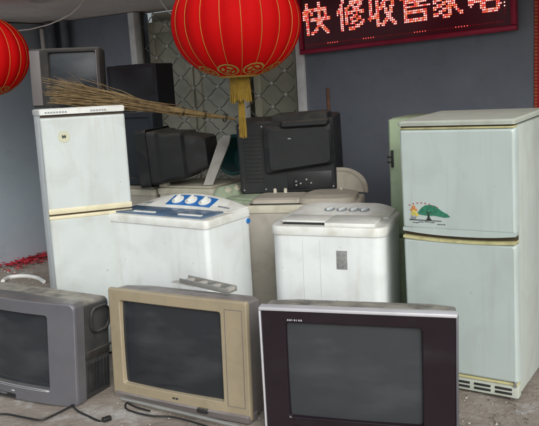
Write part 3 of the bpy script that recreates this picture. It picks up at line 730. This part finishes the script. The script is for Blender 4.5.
# back row
KH = .83
p = atY(300, 205, 4.58)
t, h = washer('washing_machine', 'dusty beige twin-tub washer between the two front washers', (p.x-.005, 4.57, 0), (0, 0, R(-14)), .72, KH, .40, 'beigewall', 'creamy', 'K', corner=.035)
q = B(); q.box(-h+.03, .02, .018, .14, KH-.004, KH+.001, .002); q.out('tub_opening', 'grille', t)
q = B(); q.zbox([(KH+.001, -h+.03, .0, .06, .34, .03), (KH+.022, -h+.035, .0, .065, .34, .03), (KH+.032, -h+.06, -.01, .09, .32, .03)], n=5); q.out('wash_lid', 'beige', t)
q = B(); q.zbox([(KH+.001, -.03, h-.02, .02, .36, .09), (KH+.030, -.02, h-.025, .03, .36, .09), (KH+.045, .03, h-.07, .09, .33, .08)], n=6); q.out('spin_lid', 'beige', t)
for x in (-.22, -.15, .22): q = B(); q.lathe([(.012, 0), (.012, .028), (.006, .034), (.001, .034)], 10, c=(x, .30, KH+.028)); q.out('hinge_peg', 'creamy', t)
# round lid leaning on its back edge
lid = thing('tub_lid', 'round beige tub lid standing on edge beside the dark television back', 'lid', W(0, 0), (0, 0, 0))
p = atY(342, 206, 4.93); lid.location = (p.x, p.y, .832); lid.rotation_euler = (R(-14), R(6), R(-14))
q = B(); q.plate([(.175*math.cos(R(a))*(1.0 if a < 100 else 1.35), .005+.165*math.sin(R(a))**.8) for a in range(2, 180, 8)], -.012, .022); q.out('shell', 'beige', lid)
q = B(); q.tube([(.150*math.cos(R(a))*(1.0 if a < 100 else 1.30), -.014, .01+.14*math.sin(R(a))) for a in range(5, 176, 10)], .006, 6); q.out('rim', 'beige', lid)

p = atY(213, 197, 5.02)
K3R = R(48); K3 = Vector((p.x, p.y, 0))
ax = Vector((math.cos(K3R), math.sin(K3R), 0)); ay = Vector((-math.sin(K3R), math.cos(K3R), 0))
K3H = .835; o = K3 + ax*.32 - ay*.40
t, h = washer('washing_machine', 'mint green twin-tub washer under the big dark television back', (o.x, o.y, 0), (0, 0, K3R), .66, K3H, .42, 'creamy', 'mint', 'K', corner=.03)
q, on = wedge(t, h, .31, .41, K3H, .052, 'control_panel', 'mint', flat=.8, edge=.016)
for x in (-.22, -.13, -.04, .05):
    pp = on(x, .6); qq = B(); qq.lathe([(.024, 0), (.022, .012), (.001, .015)], 14); qq.out('knob', 'creamy', q, pp, (R(42), 0, 0))
q2 = B(); q2.box(-h+.03, h-.03, .03, .28, K3H-.001, K3H+.012, .004); q2.out('lid', 'mint', t)

p = atY(184, 190, 5.45)
t, h = washer('washing_machine', 'aged cream washer under the tilted dark television', (p.x, 5.45, 0), (0, 0, R(-30)), .50, .855, .46, 'creamy', 'creamy', 'K', corner=.03)
q = B(); q.box(-h+.02, h-.02, .03, .44, .8545, .868, .006); q.out('lid', 'creamy', t)
q = B(); q.box(-h+.01, -h+.07, .01, .09, .856, .892, .014); q.out('corner_post', 'creamy', t)
p = atY(128, 192, 5.75)
t, h = washer('washing_machine', 'dusty washer under the dark navy television back', (p.x-.03, 5.74, 0), (0, 0, R(-30)), .58, .84, .46, 'beigewall', 'creamy', 'K', corner=.03)
q = B(); q.box(-h+.02, h-.02, .03, .44, .8395, .852, .006); q.out('lid', 'beige', t)

# ---------------------------------------------------------------- televisions on the back row
t, bez, sc, cab = tv('television', 'small dull-silver tube television on top of the white fridge', (-1.20, 4.665, 1.512), (R(-1), R(1.5), R(-6)), .44, .352, .34,
    (-.100, .195, .055, .325), 'tan_silver', 'black', 'glass', bz=.06, rad=.012, bulge=.008)
q = B(); q.box(-.216, -.150, -.009, .004, .010, .342, .004); q.out('speaker_strip', 'pinkgrey', t)
q = B(); q.box(.199, .204, -.005, .004, .045, .335, .001); q.out('screen_trim', 'pinkgrey', t)

p = atY(132, 183, 5.86)
t, bez, sc, cab = tv('television', 'dark navy television stood behind the white fridge', (p.x-.02, 5.83, .853), (0, 0, R(-28)), .56, .565, .34, (-.24, .24, .06, .52), 'navy', 'navy', 'navy', bz=.05)
t = thing('television', 'jet black boxy television stacked highest against the doorway', 'television', (p.x+.07, 5.86, 1.4195), (0, 0, R(-28)), 'old tube televisions')
q = B(); q.ybox([(0, -.235, .235, 0, .355, .012), (.22, -.235, .235, 0, .355, .012), (.30, -.16, .16, .03, .30, .02)]); q.out('cabinet', 'jet', t)
for k in range(6): q = B(); q.box(-.17+k*.058, -.17+k*.058+.034, .03, .2, .350, .359, .002); q.out('vent_rib', 'black', t)
q = B(); q.box(-.05, .04, -.0015, .004, .085, .088); q.out('front_line', 'silver', t)
q = B(); q.box(-.20, .20, -.002, .006, .12, .33, .003); q.out('screen', 'jet', t)

# tilted set lying with its screen to the left
p = atY(168, 182, 5.55)
t, bez, sc, cab = tv('television', 'tilted dark television lying sideways on the cream washer', (p.x-.13, 5.68, .872), (R(2.5), R(0), R(-104)), .50, .42, .50, (-.2, .2, .06, .38), 'dark', 'dark', 'glass', bz=.09, rad=.03,
    secs=[(.088, .02, .02, .98), (.30, .04, .03, .96), (.34, .08, .05, .93), (.66, .12, .08, .90), (.70, .17, .12, .86), (.97, .20, .22, .80), (1.0, .22, .24, .77)])

# big set seen from behind
p = atY(288, 188, 5.02)
bk = thing('television', 'big dark tube television seen from behind with vent slots', 'television', (p.x, 4.97, .850), (0, R(-1), R(-12)), 'old tube televisions')
q = B(); q.ybox([(.0, -.315, .315, .01, .47, .02), (.01, -.325, .325, .0, .48, .02), (.20, -.325, .325, 0, .485, .02), (.26, -.34, .34, 0, .50, .02), (.34, -.34, .34, 0, .50, .02)]); cab = q.out('cabinet', 'dark', bk)
q = B(); q.ybox([(.02, -.145, .318, .150, .455, .02), (-.03, -.135, .315, .158, .445, .025), (-.045, -.10, .300, .175, .42, .03)], m=4); q.out('tube_housing', 'dark', bk, fn=lambda v: Vector((v.x, v.y, v.z+(.10*(v.x-.08) if v.z < .25 else 0))))
q = B(); q.ybox([(.02, -.02, .31, .440, .475, .016), (-.06, -.01, .305, .435, .480, .02), (-.075, .0, .295, .445, .470, .012)]); q.out('cable_lip', 'dark', bk)
for x_, z_ in ((-.30, .03), (-.30, .45), (-.15, .03), (-.15, .45), (.305, .03)): q = B(); q.lathe([(.006, 0), (.006, -.004), (.001, -.004)], 8, axis='y', c=(x_, .002, z_)); q.out('screw', 'steel', bk)

q = B(); q.zbox([(.475, -.10, .30, .0, .2, .03), (.515, -.08, .30, .02, .2, .03), (.525, -.05, .28, .04, .19, .03)]); q.out('top_hump', 'dark', bk)
for k in range(13): q = B(); q.box(-.285, -.165, -.004, .01, .08+k*.0265, .094+k*.0265, .002); q.out('vent_slot', 'grille', bk)
q = B(); q.box(0, .30, -.005, .01, .02, .135, .003); pn = q.out('jack_panel', 'black', bk)
for x, z in ((.06, .075), (.06, .05), (.09, .06), (.13, .085), (.16, .06)): qq = B(); qq.lathe([(.006, 0), (.006, -.012), (.001, -.012)], 10, axis='y', c=(x, -.004, z)); qq.out('jack', 'steel', pn)
q = B(); q.box(.03, .05, -.0475, -.040, .36, .366); q.out('caution_mark', 'letter', bk)

# leaning grey plate, teal basin, stick
p = atY(208, 181, 5.42)
q = B(); q.plate([(-.035, 0), (.035, 0), (.17, .29), (.185, .35), (.135, .355), (.09, .31)], -.014, .014)
pl = q.out('panel', 'greyplate', None, (p.x, 5.43, .872), (R(-6), 0, R(-10))); tag(pl, 'grey plastic panel leaning beside the tilted television', 'panel')
q = B(); q.lathe([(.04, 0), (.10, 0), (.14, .16), (.155, .165), (.15, .18), (.13, .17), (.09, .02), (.001, .02)], 28)
p = atY(234, 165, 5.62)
tb = q.out('basin', 'teal', None, (p.x+.09, 5.66, 1.03), (R(75), R(0), R(-30))); tag(tb, 'teal plastic basin on edge behind the grey panel', 'basin')
p = atY(328, 88, 5.30)
q = B(); q.tube([(0, 0, 0), (.004, .01, .8), (0, .03, p.z)], [.016, .015, .013], 8)
stk = q.out('stick', 'wood', None, (p.x, 5.30, 0)); tag(stk, 'brown wooden stick upright behind the big dark television', 'stick')

# ---------------------------------------------------------------- broom
A = atY(240, 120, 5.30); Cc = atY(150, 107, 4.90); E_ = atY(58, 97, 4.40)
br = thing('broom', 'long bamboo twig broom lying across the white fridge and back televisions', 'broom', (0, 0, 0))
br.location = Cc
rn = random.Random(9)
q = B()
for i in range(44):
    off = Vector((rn.uniform(-.006, .006), rn.gauss(0, .011), rn.gauss(0, .011)))
    st = A.lerp(Cc, rn.uniform(.0, .55)); q.tube([st-Cc+off*.5, (st.lerp(Cc, .5))-Cc+off, off*1.2, (E_-Cc)*.3+off*1.6], [.0045, .006, .0055, .003], 5)
q.out('stalk_bundle', 'twig2', br)
q = B()
for i in range(480):
    s_ = Cc.lerp(A, rn.uniform(-.2, .35)); f = rn.uniform(.45, 1.12)
    end = Cc.lerp(E_, f) + Vector((rn.uniform(-.03, .03), rn.gauss(0, .035), max(-.035*f, rn.gauss(.005, .045*f))))
    o1 = Vector((0, rn.gauss(0, .012), rn.gauss(0, .012))); m1 = s_.lerp(end, .5)+Vector((0, rn.gauss(0, .02), rn.gauss(.008, .014)))
    q.tube([s_-Cc+o1, m1-Cc, end-Cc], [.0032, .0026, .0012], 3, cap=False)
    if rn.random() < .5:
        e2 = m1.lerp(end, .8)+Vector((rn.uniform(-.05, .02), rn.gauss(0, .03), abs(rn.gauss(0, .03)))); q.tube([m1.lerp(end, .3)-Cc, e2-Cc], [.0018, .0008], 3, cap=False)
tag(q.out('twigs', 'twig', br), kind='stuff')
for f in (.18, .42, .66):
    c_ = A.lerp(Cc, f)-Cc; ax_ = (A-Cc).normalized(); q = B()
    a_ = ax_.cross(Vector((0, 0, 1))).normalized(); b_ = ax_.cross(a_)
    q.tube([c_+ax_*(k*.0006-.008)+(a_*math.cos(k*.55)+b_*math.sin(k*.55))*(.026+.004*math.sin(k)) for k in range(34)], .0018, 4); q.out('binding', 'wire', br)

# ---------------------------------------------------------------- metal bracket on the champagne set
c1, c2 = ground(180, 281, .593), ground(237, 290, .593)
p = (c1+c2)/2; an = math.atan2((c2-c1).y, (c2-c1).x); LL = .33
bk2 = thing('metal_bracket', 'small scratched steel bracket lying on the champagne television', 'bracket', (p.x, p.y, .578), (0, R(3), an))
q = B(); q.box(-LL/2, LL/2, -.035, .035, .008, .012); q.out('plate', 'steel', bk2)
for y in (-.035, .031): q = B(); q.box(-LL/2, LL/2, y, y+.004, .0125, .034, .001); q.out('flange', 'steel', bk2)
for k in range(4): q = B(); q.box(-LL/2+.02+k*.09, -LL/2+.05+k*.09, -.0305, .0305, .0125, .028, .002); q.out('cross_strap', 'greyplate', bk2)
q = B(); q.plate([(-LL/2-.06, .004), (-LL/2+.1, .004), (-LL/2+.1, .0075), (-LL/2-.05, .0075)], -.04, .0); q.out('tongue', 'greyplate', bk2)

# ---------------------------------------------------------------- things on the ground
def g3(px, py, z=.006): v = ground(px, py); return Vector((v.x, v.y, z))
def smooth_path(P, k=6):
    out = []
    for i in range(len(P)-1):
        p0, p1, p2, p3 = P[max(i-1, 0)], P[i], P[i+1], P[min(i+2, len(P)-1)]
        for j in range(k):
            u = j/k; out.append(.5*((2*p1)+(p2-p0)*u+(2*p0-5*p1+4*p2-p3)*u*u+(3*p1-p0-3*p2+p3)*u**3))
    return out+[P[-1]]
cd1 = thing('power_cord', 'black power cord with plug on the ground below the silver television', 'cord', g3(107, 421, 0))
o = cd1.location.copy()
P = [g3(*q)-o for q in ((78, 404), (66, 410), (52, 417), (40, 421), (22, 418), (4, 415), (-14, 417))]
q = B(); q.tube(smooth_path(P), .005, 6); q.out('cable', 'rubber', cd1)
P = [g3(*q)-o for q in ((72, 406), (78, 412), (88, 417), (98, 421.5), (104, 421.5))]
q = B(); q.tube(smooth_path(P), .005, 6); q.out('cable', 'rubber', cd1)
q = B(); q.box(-.02, .025, -.013, .013, 0, .022, .005); pg = q.out('plug', 'rubber', cd1, (-.003, 0, .0), (0, 0, R(35)))
for y in (-.006, .006): qq = B(); qq.box(.025, .045, y-.001, y+.001, .009, .015); qq.out('pin', 'steel', pg)
P = [g3(*q) for q in ((150, 412), (136, 408), (127, 404), (126, 409), (134, 413), (152, 417), (172, 418), (196, 424), (215, 430))]
o = P[0].copy(); o.z = 0
q = B(); q.tube(smooth_path([x-o for x in P]), .0045, 6); c_ = q.out('power_cord', 'rubber', None, o); tag(c_, 'thin black cord looped in front of the champagne television', 'cord')
P = [g3(122, 402, .02), g3(178, 415, .018), g3(240, 430, .018)]
o = P[0].copy(); o.z = 0
q = B(); q.tube([x-o for x in P], .009, 8); c_ = q.out('metal_rod', 'steel', None, o); tag(c_, 'grey metal rod lying along the foot of the champagne television', 'rod')
P = [g3(*q, .012) for q in ((3, 282.5), (8, 279), (18, 277.5), (28, 277.5), (38, 279.5), (44, 283))]
o = P[0].copy(); o.z = 0
q = B(); q.tube(smooth_path([x-o for x in P]), .018, 8); c_ = q.out('hose', 'pvc', None, o); tag(c_, 'white plastic hose curved on the ground behind the silver television', 'hose')

# shreds of firecracker paper, scraps and pebbles
rn = random.Random(21)
q = B(); c0 = ground(20, 258)
for i in range(650):
    x = c0.x+rn.gauss(.05, .2); y = c0.y+rn.gauss(-.03, .2); a = rn.uniform(0, 6.28); s_ = rn.uniform(.008, .032); tl = rn.uniform(-.01, .012)
    dx, dy = math.cos(a)*s_, math.sin(a)*s_; z = .002+abs(rn.gauss(0, .014))
    q.poly([(x-dx+dy*.5, y-dy-dx*.5, z), (x+dx+dy*.4, y+dy-dx*.4, z+tl), (x+dx-dy*.5, y+dy+dx*.5, z+abs(tl)), (x-dx-dy*.5, y-dy+dx*.5, z)])
fl = q.out('paper_shreds', 'paper_red', None, smooth=0); tag(fl, 'red firecracker paper shreds heaped by the side wall', 'paper shreds', kind='stuff')
q = B()
for i in range(520):
    px, py = rn.uniform(-10, 545), rn.uniform(255, 428)
    if rn.random() < .5: px, py = rn.choice([(rn.uniform(455, 540), rn.uniform(385, 428)), (rn.uniform(60, 260), rn.uniform(385, 428)), (rn.uniform(0, 45), rn.uniform(255, 292))])
    v = ground(px, py); s_ = rn.uniform(.002, .006)*(1.8 if py < 300 else 1)
    m_ = bmesh.ops.create_icosphere(q.bm, subdivisions=1, radius=s_, matrix=Matrix.Translation((v.x, v.y, s_*.25-.004)) @ Euler((rn.random()*6, rn.random()*6, 0)).to_matrix().to_4x4() @ Matrix.Diagonal((1, rn.uniform(.6, 1.4), rn.uniform(.4, .8), 1)))
    k = 1 if rn.random() < .3 else 0
    for f in {f for x in m_['verts'] for f in x.link_faces}: f.material_index = k
gr = q.out('gravel', ['pebble', 'litter_white'], None, smooth=0); tag(gr, 'scattered grit and pale scraps on the dirty concrete', 'gravel', kind='stuff')
